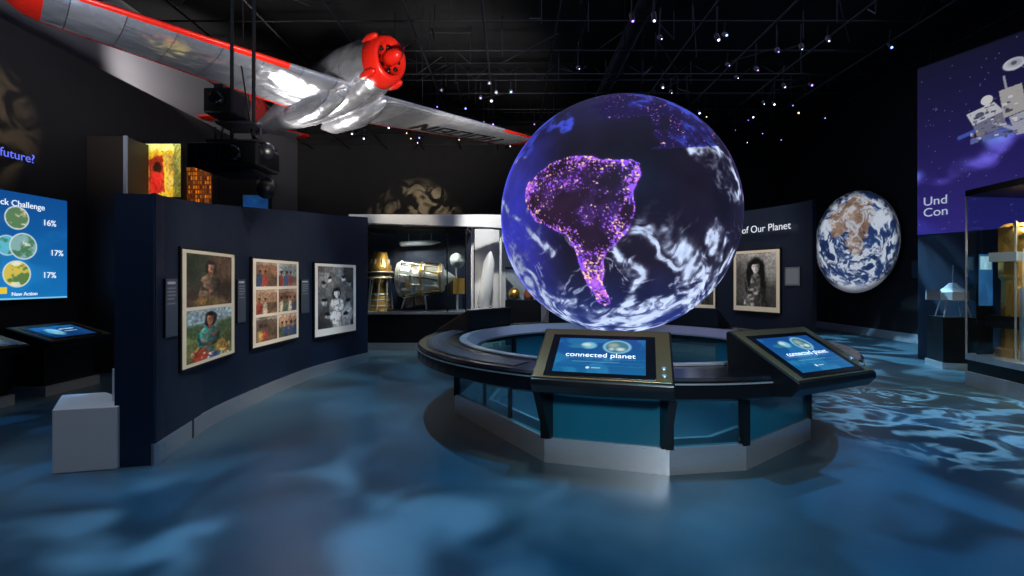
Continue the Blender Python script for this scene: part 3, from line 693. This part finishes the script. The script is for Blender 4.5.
# ================================================= CENTRE BACK: CASE AND WHITE GALLERY
g=emp('spacecraft_display_case')
box('case_plinth',(-2.05,10.5,.40),(2.2,1.0,.68),M_black,g); box('case_kick',(-2.05,10.5,.07),(2.24,1.04,.14),M_steel,g); box('case_shelf',(-2.05,10.5,.76),(2.26,1.06,.05),M_steel,g)
box('case_back',(-2.05,10.96,1.65),(2.2,.06,1.75),M_navy,g); box('case_glass',(-2.05,10.0,1.65),(2.2,.012,1.75),M_glass,g)
for x in(-3.14,-1.35,-.96): box('case_mullion',(x,10.0,1.65),(.025,.03,1.75),M_black,g)
box('case_top',(-2.05,10.5,2.53),(2.24,1.04,.05),M_black,g)
loft('engine_bell',(-2.85,10.4,.80),(0,0,1),[(0,.27),(.1,.25),(.35,.15),(.5,.10),(.62,.14),(.7,.22),(.95,.24),(1.0,.18),(1.25,.14)],M_gold,g)
for z in(.9,1.02,1.14,1.5,1.62): torus('engine_ring',(-2.85,10.4,z),(0,0,1),.25-.12*max(0,min(1,(z-.85)/.4))*(z<1.4),.018,M_chrome,g)
tubes('engine_struts',[((-2.85+.27*math.cos(a),10.4+.27*math.sin(a),.8),(-2.85+.18*math.cos(a+.5),10.4+.18*math.sin(a+.5),1.9),.014) for a in np.arange(0,6.2,.78)],M_chrome,g)
EZ=1.46
loft('jet_engine_body',(-2.48,10.38,EZ),(1,0,.04),[(0,.28),(.04,.37),(.10,.38),(.14,.33),(.35,.31),(.37,.27),(.5,.27),(.52,.33),(.62,.33),(.64,.25),(.9,.24),(.92,.29),(1.0,.29),(1.02,.18),(1.15,.10),(1.25,.02)],M_chrome,g,32,False)
for x,r in((-2.36,.39),(-2.14,.33),(-1.92,.345),(-1.53,.30)): torus('engine_flange',(x,10.38,EZ+.04*(x+2.48)),(1,0,.04),r,.02,M_gold if x>-2.1 else M_chrome,g)
for k_ in range(13):
    a=k_*.48; tubes('engine_pipe',[((-2.35,10.38+.39*math.cos(a),EZ+.39*math.sin(a)),(-1.56,10.38+.31*math.cos(a+.4),EZ+.03+.31*math.sin(a+.4)),.018)],M_black if k_%3==0 else (M_chrome if k_%3==1 else M_gold),g)
for k_ in range(8):
    a=math.pi*(1.0+k_*.13); box('engine_accessory',(-2.28+.1*k_,10.38+.36*math.cos(a),EZ+.30*math.sin(a)),(.10,.1,.11),M_gold if k_%2 else M_grey,g,.2*k_)
loft('engine_intake',(-2.485,10.38,EZ),(-1,0,0),[(0,.27),(.04,.2),(.12,.02)],M_black,g)
loft('probe_dish',(-1.22,10.45,1.85),(.5,-1,.3),[(0,.03),(.04,.10),(.08,.16),(.085,.17)],M_white,g)
box('probe_bus',(-1.20,10.5,1.32),(.26,.26,.34),M_gold,g,.4); tubes('probe_legs',[((-2.3,10.4,1.15),(-2.4,10.4,.8),.02),((-1.9,10.4,1.2),(-1.85,10.4,.8),.02),((-1.20,10.5,1.2),(-1.20,10.5,.8),.025),((-1.2,10.4,1.4),(-1.22,10.45,1.86),.015)],M_chrome,g)
loft('model_rocket',(-2.5,10.7,2.25),(1,0,.05),[(0,.04),(.05,.06),(.7,.06),(.85,.03),(.92,.01)],M_grey,g); tubes('rocket_hanger',[((-2.3,10.7,2.25),(-2.3,10.7,2.52),.006),((-1.8,10.7,2.28),(-1.8,10.7,2.52),.006)],M_chrome,g)
g=emp('white_gallery_wall')
cw=catmull([(-3.3,9.7,2.78),(-2.2,9.75,2.78),(-1.1,9.9,2.8),(-.3,10.3,2.85),(.3,11.1,2.9),(1.0,12.6,2.95)],8)
vs=[];fs=[]
for i,p in enumerate(cw):
    dz=.16+.20*i/len(cw)
    vs+=[(p[0],p[1],p[2]-dz),(p[0],p[1],p[2]),(p[0],p[1]+.25,p[2]),(p[0],p[1]+.25,p[2]-dz)]
for i in range(len(cw)-1):
    for k_ in range(4): fs.append((i*4+k_,i*4+(k_+1)%4,(i+1)*4+(k_+1)%4,(i+1)*4+k_))
fs.append((3,2,1,0)); o_=(len(cw)-1)*4; fs.append((o_,o_+1,o_+2,o_+3)); mesh('fascia',vs,fs,M_white,g)
cw2=catmull([(-.85,10.95,2.5),(-.3,11.15,2.5),(.4,12.0,2.5),(1.0,13.1,2.5)],8)
vs=[];fs=[]
for p in cw2: vs+=[(p[0],p[1],0),(p[0],p[1],2.62),(p[0],p[1]+.2,2.62),(p[0],p[1]+.2,0)]
for i in range(len(cw2)-1):
    for k_ in range(4): fs.append((i*4+k_,i*4+(k_+1)%4,(i+1)*4+(k_+1)%4,(i+1)*4+k_))
mesh('wall_skin',vs,fs,M_white,g)
for y,x in((10.3,-.85),(10.55,-.25)): tube('fascia_support',(x,y,0),(x,y,2.6),.03,M_white,g,12)
g=emp('rocket_model_display'); box('display_base',(-.62,10.55,.42),(.4,.4,.84),M_white,g); loft('rocket_body',(-.62,10.55,.84),(.12,0,1),[(0,.12),(.05,.15),(.5,.14),(1.0,.12),(1.2,.05),(1.25,.01)],M_white,g); 
tubes('rocket_fins',[((-.62,10.55,.95),(-.45,10.45,.84),.02),((-.62,10.55,.95),(-.8,10.45,.84),.02)],M_grey,g)
g=emp('artifact_display_case'); box('case_base',(.25,10.9,.5),(.8,.4,1.0),M_black,g); box('case_glass',(.25,10.9,1.35),(.78,.38,.7),M_glass,g); 
sphere('artifact_a',(.05,10.9,1.14),.13,M_gold,g); loft('artifact_b',(.38,10.9,1.0),(0,0,1),[(0,.1),(.1,.12),(.3,.06),(.4,.09)],pb('terracotta',L(150,80,50),.5,nscale=9,namt=.1),g)
box('case_cap',(.25,10.9,1.72),(.8,.4,.04),M_black,g)

# ================================================= RIGHT PHOTO WALL "of Our Planet"
g=emp('photo_exhibit_wall.001')
RW=cwall(g,[(4.60,7.35,2.68),(4.50,8.0,2.69),(4.17,8.75,2.70),(3.7,9.4,2.70),(3.0,10.0,2.70)],.07,-1,M_navy)
hang(g,RW,735,781,.90,1.97,ph4(),P_print)
hang(g,RW,690,716,.90,1.80,ph4(),P_print)
a=at_px(RW,742); b_=at_px(RW,790); t=(b_-a)/np.linalg.norm(b_-a); n_=np.array([t[1],-t[0]]); n_=n_ if n_@(-a)>0 else -n_
text('wall_title','of Our Planet',(a[0]+n_[0]*.07+t[0]*.06,a[1]+n_[1]*.07+t[1]*.06,2.28),.175,(t[0],t[1],0),U_,M_txt,g)
hang(g,RW,786,801,1.36,1.66,Cv(20,30,(90,98,110)).rect(.1,.1,.9,.9,(120,128,138)).a,P_print,.02,.0,'caption')
# ================================================= EARTH DISC
g=emp('earth_photo_disc'); DC=np.array([X1-.28,12.68,2.45]); DR=1.34; dv=np.array([.13,-.99])
nr,na=170,360; rr=np.linspace(.002,1,nr); aa=np.linspace(0,2*math.pi,na,endpoint=False)
A,Rr=np.meshgrid(aa,rr); u=Rr*np.cos(A); v=Rr*np.sin(A)
z=np.sqrt(np.clip(1-u*u-v*v,0,1)); S=np.stack([u,v,z],-1)
wn=fbm(S*2.2+8,4)[...,None]-.5
col=np.array([40,62,112.])*(.6+.6*fbm(S*3,3))[...,None]+0
af=[(-.35,.85),(.05,.9),(.35,.72),(.5,.45),(.28,.3),(.3,.0),(.12,-.25),(-.02,-.3),(-.12,-.05),(-.2,.2),(-.55,.25),(-.65,.5)]
uu=u+(fbm(S*6,4)-.5)*.45; v2=v+(fbm(S*6+20,4)-.5)*.45
ld=inpoly(uu,v2,af)
col=np.where(ld[...,None],np.array([134,106,90.])*(.6+.8*fbm(S*5+2,4))[...,None],col)
q=S+wn*np.array([1.2,-.9,.8]); cl=ss(.42,.58,fbm(q*5.2+1,6)*.65+.35*fbm(q*16,4)); cl=np.clip(cl+ss(-.72,-.92,v)*.9,0,1)*np.where(ld,.8,1)
col=col*(1-cl[...,None])+np.array([202,210,222.])*cl[...,None]; col=col*(1-.55*ss(.85,1,Rr))[...,None]
Pp=np.zeros(u.shape+(3,)); Pp[...,0]=DC[0]+u*DR*dv[0]; Pp[...,1]=DC[1]+u*DR*dv[1]; Pp[...,2]=DC[2]+v*DR
idx=np.arange(nr*na).reshape(nr,na); nx=np.roll(idx,-1,1)
f=np.stack([idx[:-1],nx[:-1],nx[1:],idx[1:]],-1).reshape(-1,4)
me=bpy.data.meshes.new('disc_print'); me.from_pydata(Pp.reshape(-1,3).tolist(),[],f.tolist()); me.update(); colattr(me,s2l(np.clip(col,0,255)).reshape(-1,3)); me.materials.append(attr_mat('disc_print',.75,.4,.5))
o=bpy.data.objects.new('disc_print',me); scene.collection.objects.link(o); o.parent=g
loft('disc_backing',(DC[0]+.012,DC[1],DC[2]),(.99,.13,0),[(0,DR+.01),(.04,DR+.01)],M_black,g,72)
tube('disc_mount',(DC[0]+.05,DC[1],DC[2]),(X1,DC[1],DC[2]),.1,M_black,g)
g=emp('wall_caption_sign'); box('sign_plate',(X1-.02,11.0,1.7),(.04,.25,.4),M_caption,g)
# ================================================= RIGHT GRAPHIC WALL
g=emp('space_graphic_wall')
A0=np.array([7.5,8.87]); B0=np.array([8.55,6.0]); t=(B0-A0); Lw=np.linalg.norm(t); t/=Lw; n_=np.array([t[1],-t[0]]); n_=n_ if n_@(-A0)>0 else -n_
bk=-n_*.3
prism('wall_body',[tuple(A0),tuple(B0),tuple(B0+bk),tuple(A0+bk)],0,5.36,M_navyend,g)
c=Cv(340,340,(14,12,40)); P_=np.stack([c.x*2.4,c.y*3.4,np.full(c.x.shape,2.2)],-1); n1=fbm(P_+fbm(P_*1.3,3)[...,None],5)
band=np.exp(-((c.y-(.74-.36*c.x))/.07)**2)
c.a=np.array([18,16,46.])+np.array([34,26,84.])*(c.y)[...,None]+np.array([130,120,225.])*(band*ss(.36,.60,n1))[...,None]+np.array([80,120,160.])*(np.exp(-((c.y-(.62-.3*c.x))/.05)**2)*ss(.42,.62,n1))[...,None]
c.put((np.random.rand(340,340)>.9985)*.9,(200,200,255))
c.line([(.40,.20),(.43,.40)],.006,(160,160,170)); c.ell(.44,.15,.045,.032,(205,205,212)); c.ell(.445,.145,.03,.02,(165,165,176),.5); c.ell(.44,.145,.012,.01,(90,90,100))
c.line([(.21,.47),(.36,.43)],.014,(70,90,180)); c.poly([(.24,.35),(.36,.32),(.40,.38),(.27,.42)],(200,200,206)); c.poly([(.27,.42),(.40,.38),(.41,.46),(.29,.49)],(120,120,142))
c.poly([(.38,.27),(.47,.26),(.49,.40),(.40,.42)],(176,172,168)); c.poly([(.26,.49),(.5,.47),(.5,.505),(.26,.52)],(100,110,170)); c.ell(.30,.37,.02,.014,(90,90,110)); c.line([(.36,.43),(.55,.56)],.01,(170,170,190))
c.poly([(.42,.42),(.6,.38),(.62,.52),(.45,.52)],(170,170,184)); c.ell(.33,.30,.026,.026,(220,218,212))
for i in range(150):
    x=random.uniform(.24,.6); y=random.uniform(.29,.51); x1=x+random.uniform(.004,.022); y1=y+random.uniform(.004,.016)
    m=(c.a[int(y*340),int(x*340)].sum()>240)
    if m: c.rect(x,y,x1,y1,random.choice([(70,70,90),(235,235,238),(160,140,100),(100,105,140),(40,40,60)]),.75)
o_=np.append(A0+n_*.012,2.28); canvas('graphic_print',c.a,o_,np.append(t*Lw,0),(0,0,3.05),P_graph,g)
for i,s in enumerate(('Und','Con')): text('graphic_title_%d'%i,s,(A0[0]+t[0]*.10+n_[0]*.03,A0[1]+t[1]*.10+n_[1]*.03,2.80-.20*i),.22,(t[0],t[1],0),U_,M_txt,g)
g=emp('lander_model_display'); box('display_plinth',(7.35,8.0,.42),(.5,.5,.84),M_black,g,-.3); box('plinth_kick',(7.35,8.0,.05),(.54,.54,.1),M_steel,g,-.3)
loft('lander_body',(7.35,8.0,1.1),(0,0,1),[(0,.12),(.02,.2),(.15,.2),(.22,.12),(.3,.05)],M_white,g,8,False)
tubes('lander_legs',[((7.35+.15*math.cos(a),8+.15*math.sin(a),1.18),(7.35+.24*math.cos(a),8+.24*math.sin(a),.84),.012) for a in(.4,2,3.5,5.1)],M_steel,g)
for s in(-1,1): box('lander_panel',(7.35+s*.33,8.0,1.2),(.24,.02,.16),M_grey,g)
tube('lander_mast',(7.35,8,1.4),(7.35,8,1.7),.01,M_steel,g)
# ================================================= RIGHT GLASS CASE
g=emp('glass_display_case')
fp=[(6.08,5.55),(6.25,6.62),(7.3,6.75),(7.3,5.3)]
def ins(k_): 
    cx=sum(p[0] for p in fp)/4; cy=sum(p[1] for p in fp)/4
    return [(cx+(p[0]-cx)*k_,cy+(p[1]-cy)*k_) for p in fp]
prism('case_kick',ins(1.0),0,.2,M_steel,g,bevel=.004); prism('case_base',ins(.97),.2,.36,M_black,g); prism('case_base_trim',ins(1.0),.36,.44,M_steel,g)
q4=ins(.985)
for i in range(4):
    a=np.array(q4[i]);b_=np.array(q4[(i+1)%4]); d=(b_-a)/np.linalg.norm(b_-a); nn=np.array([-d[1],d[0]])*.006
    prism('case_glass',[tuple(a+nn),tuple(b_+nn),tuple(b_-nn),tuple(a-nn)],.44,2.6,M_glass,g)
    tube('case_corner',(a[0],a[1],.44),(a[0],a[1],2.6),.012,M_steel,g,8)
prism('case_top',ins(1.0),2.6,2.68,M_black,g)
loft('gold_column',(6.62,6.28,.44),(0,0,1),[(0,.22),(.1,.22),(.12,.17),(1.0,.16),(1.05,.19),(1.7,.19),(1.75,.12)],M_gold,g,12,False)
loft('instrument_tube',(6.42,5.98,.44),(0,0,1),[(0,.07),(.9,.07),(.92,.04),(1.4,.04)],M_steel,g,16)
box('instrument_box',(6.6,6.3,.9),(.42,.4,.16),M_black,g,.2); box('instrument_box_b',(6.5,6.25,1.75),(.3,.3,.12),M_grey,g,.2)
tubes('instrument_frame',[((6.4,6.1,.44),(6.4,6.1,2.2),.012),((6.4,6.1,2.2),(6.8,6.45,2.2),.012),((6.8,6.45,.44),(6.8,6.45,2.2),.012),((6.4,6.1,1.3),(6.8,6.45,1.3),.012)],M_chrome,g)
sphere('instrument_tank',(6.55,6.2,2.0),.15,M_gold,g)
c=Cv(30,90,(40,90,140)).rect(.1,.05,.9,.3,(150,190,210)).noise(4,.3,1); canvas('case_label',c.a,(6.32,6.50,1.1),(.22,.03,0),(0,0,.7),P_light,g)
box('label_back',(6.43,6.53,.92),(.24,.02,.96),M_black,g,.13)

# ================================================= LIGHTS
def aim(o,t):
    d=V(t)-o.location; o.rotation_euler=d.to_track_quat('-Z','Y').to_euler()
def spot(name,loc,tgt,e,col,ang=50,blend=.6,rad=.08,gobo=None):
    l=bpy.data.lights.new(name,'SPOT'); l.energy=e; l.color=col; l.spot_size=math.radians(ang); l.spot_blend=blend; l.shadow_soft_size=rad
    if gobo:
        sc,lo,hi,mn,mode=gobo[:5]; dist=gobo[5] if len(gobo)>5 else 1.6
        l.use_nodes=True; nt=l.node_tree; em=nt.nodes.get('Emission') or nt.nodes.new('ShaderNodeEmission')
        tc=nt.nodes.new('ShaderNodeTexCoord'); sp=nt.nodes.new('ShaderNodeSeparateXYZ'); nt.links.new(tc.outputs['Normal'],sp.inputs[0])
        dx=nt.nodes.new('ShaderNodeMath');dx.operation='DIVIDE';dy=nt.nodes.new('ShaderNodeMath');dy.operation='DIVIDE'
        nt.links.new(sp.outputs[0],dx.inputs[0]);nt.links.new(sp.outputs[2],dx.inputs[1]);nt.links.new(sp.outputs[1],dy.inputs[0]);nt.links.new(sp.outputs[2],dy.inputs[1])
        cb=nt.nodes.new('ShaderNodeCombineXYZ'); nt.links.new(dx.outputs[0],cb.inputs[0]);nt.links.new(dy.outputs[0],cb.inputs[1]); cb.inputs[2].default_value=sc
        no=nt.nodes.new('ShaderNodeTexNoise'); no.inputs['Scale'].default_value=sc; no.inputs['Detail'].default_value=3; no.inputs['Distortion'].default_value=dist
        nt.links.new(cb.outputs[0],no.inputs['Vector']); src=no.outputs['Fac']
        if mode=='vein':
            s_=nt.nodes.new('ShaderNodeMath'); s_.operation='SUBTRACT'; s_.inputs[1].default_value=.5; nt.links.new(src,s_.inputs[0])
            ab=nt.nodes.new('ShaderNodeMath'); ab.operation='ABSOLUTE'; nt.links.new(s_.outputs[0],ab.inputs[0]); src=ab.outputs[0]
        mr=nt.nodes.new('ShaderNodeMapRange'); mr.interpolation_type='SMOOTHSTEP'; mr.inputs['From Min'].default_value=lo; mr.inputs['From Max'].default_value=hi
        mr.inputs['To Min'].default_value=mn if mode!='vein' else 1.0; mr.inputs['To Max'].default_value=1.0 if mode!='vein' else mn
        nt.links.new(src,mr.inputs['Value']); nt.links.new(mr.outputs['Result'],em.inputs['Strength'])
        out=[n_ for n_ in nt.nodes if n_.type=='OUTPUT_LIGHT'][0]; nt.links.new(em.outputs[0],out.inputs[0])
    o=bpy.data.objects.new(name,l); scene.collection.objects.link(o); o.location=loc; aim(o,tgt); return o
def area(name,loc,tgt,e,col,sx,sy):
    l=bpy.data.lights.new(name,'AREA'); l.shape='RECTANGLE'; l.size=sx; l.size_y=sy; l.energy=e; l.color=col
    o=bpy.data.objects.new(name,l); scene.collection.objects.link(o); o.location=loc; aim(o,tgt); return o
BL=(.12,.5,1.0); CY=(.1,.6,.95); WB=(.5,.78,1.0); WM=(1,.85,.65)
spot('floor_gobo_lamp',(-1.8,2.6,5.9),(-1.1,1.85,0),2600,(.45,.72,1),52,.8,.06,(8.0,.46,.68,.03,'n',.6))
spot('floor_gobo_lamp.001',(1.2,1.0,5.9),(.9,2.2,0),1300,(.01,.42,.85),70,.9,.05,(2.5,.40,.65,.35,'n'))
spot('floor_gobo_lamp.002',(4.4,3.6,5.9),(4.2,3.2,0),1300,BL,62,.8,.03,(4.0,.47,.62,.12,'n'))
spot('floor_gobo_lamp.003',(5.6,6.0,5.9),(5.0,4.8,0),5200,WB,36,.5,.01,(9.0,.0,.07,.02,'vein'))
spot('floor_gobo_lamp.004',(-4.6,3.0,5.9),(-4.4,3.0,0),900,BL,60,.6,.03,(5.0,.48,.64,.10,'n',.8))
spot('floor_gobo_lamp.005',(-1.0,7.2,5.9),(-1.0,7.4,0),900,(.3,.7,1),60,.7,.03,(3.0,.46,.64,.2,'n'))
spot('floor_gobo_lamp.006',(5.0,10.5,5.9),(6.0,10.2,0),5200,(.35,.72,1),70,.6,.02,(5.0,.46,.6,.14,'n'))
spot('floor_gobo_lamp.007',(-1.4,4.6,5.9),(-1.3,4.4,0),800,(.35,.65,1),50,.8,.04,(3.0,.45,.62,.45,'n',.6))
spot('wall_gobo_lamp',(-2.5,13.0,5.5),(-3.4,17,3.3),2600,(1,.78,.42),46,.6,.01,(6,.48,.64,.02,'n'))
spot('wall_gobo_lamp.001',(-4.0,6.0,4.6),(-6.65,6.0,3.55),420,(1,.75,.4),34,.7,.02,(6,.46,.62,.03,'n'))
spot('photo_wall_lamp',(.2,4.4,5.8),(-2.9,5.0,1.2),640,WM,28,.7)
spot('photo_wall_lamp.001',(.3,6.4,5.8),(-2.95,6.6,1.2),680,WM,28,.7)
spot('plinth_lamp',(-2.6,1.8,5.6),(-3.3,3.9,.3),260,(.9,.93,1),22,.6)
spot('case_fill_lamp',(-2.2,9.0,4.2),(-2.1,10.4,1.3),160,WM,46,.6)
spot('case_fill_lamp.001',(-2.3,10.08,2.46),(-2.1,10.45,1.3),110,(1,.93,.8),120,.6)  # this and the next: interior spots added to brighten the case contents
spot('case_fill_lamp.002',(-1.3,10.10,2.46),(-1.3,10.5,1.2),28,(1,.9,.75),120,.6)
spot('gallery_lamp',(-.2,8.6,4.6),(-.4,10.9,1.6),650,(1,.97,.9),42,.6)
spot('gallery_lamp.001',(-2.4,8.0,5.6),(-2.2,9.7,2.7),300,(1,.97,.9),34,.6)
spot('right_wall_lamp',(2.6,6.6,5.6),(4.2,8.7,1.3),560,WM,36,.7)
spot('glass_case_lamp',(6.7,6.0,2.56),(6.6,6.2,.5),200,WM,110,.6)
spot('glass_case_lamp.001',(4.6,4.2,5.6),(6.5,6.1,1.0),700,WM,30,.6)
spot('airplane_fill_lamp',(-1.2,3.6,2.2),(-2.4,7.6,4.6),1100,(1,.95,.9),60,.7,.3)  # this and the next three: added fill without fixtures, brightens the aluminium
spot('airplane_fill_lamp.001',(-3.9,3.6,2.9),(-4.9,6.2,4.7),520,(.85,.9,1),80,.8,.3)
spot('airplane_fill_lamp.002',(.2,8.0,3.0),(-.8,10.3,4.8),560,(1,.95,.9),70,.8,.3)
spot('airplane_fill_lamp.003',(-4.5,9.5,3.2),(-3.6,8.8,4.8),320,(1,.95,.9),90,.8,.3)
spot('kiosk_lamp',(.2,.8,5.6),(.7,3.4,.8),320,(1,.85,.6),24,.6)
spot('kiosk_lamp.001',(3.2,.8,5.6),(2.1,3.4,.8),240,(.9,.9,1),24,.6)
spot('console_base_fill',(.6,-1.4,2.4),(1.3,3.9,.25),620,(.8,.92,1),30,.8,.15)  # added fill from the camera side, lifts the dark console base
spot('upper_wall_lamp',(-6.3,9.0,5.2),(-7.6,10.5,6.0),200,(1,.95,.9),110,.8)
area('room_fill_lamp',(0,3,6.6),(0,4,0),50,(.45,.65,1),8,5)
area('room_fill_lamp.001',(3,10,6.6),(3,10,0),50,(.5,.55,1),8,6)
area('console_inner_lamp',(1.2,5.4,.62),(1.2,5.4,0),16,(.3,.75,1),2.4,2.4)
w=bpy.data.worlds.new('World'); scene.world=w; w.use_nodes=True; w.node_tree.nodes['Background'].inputs[0].default_value=(.01,.015,.03,1); w.node_tree.nodes['Background'].inputs[1].default_value=.3
# ================================================= CAMERA
cd=bpy.data.cameras.new('Camera'); cd.sensor_width=36; cd.lens=36*F/1024; cd.shift_y=-(288-HZ)/1024; cd.clip_end=100
co=bpy.data.objects.new('Camera',cd); scene.collection.objects.link(co); co.location=(0,0,CH); co.rotation_euler=(math.radians(90),0,0); scene.camera=co
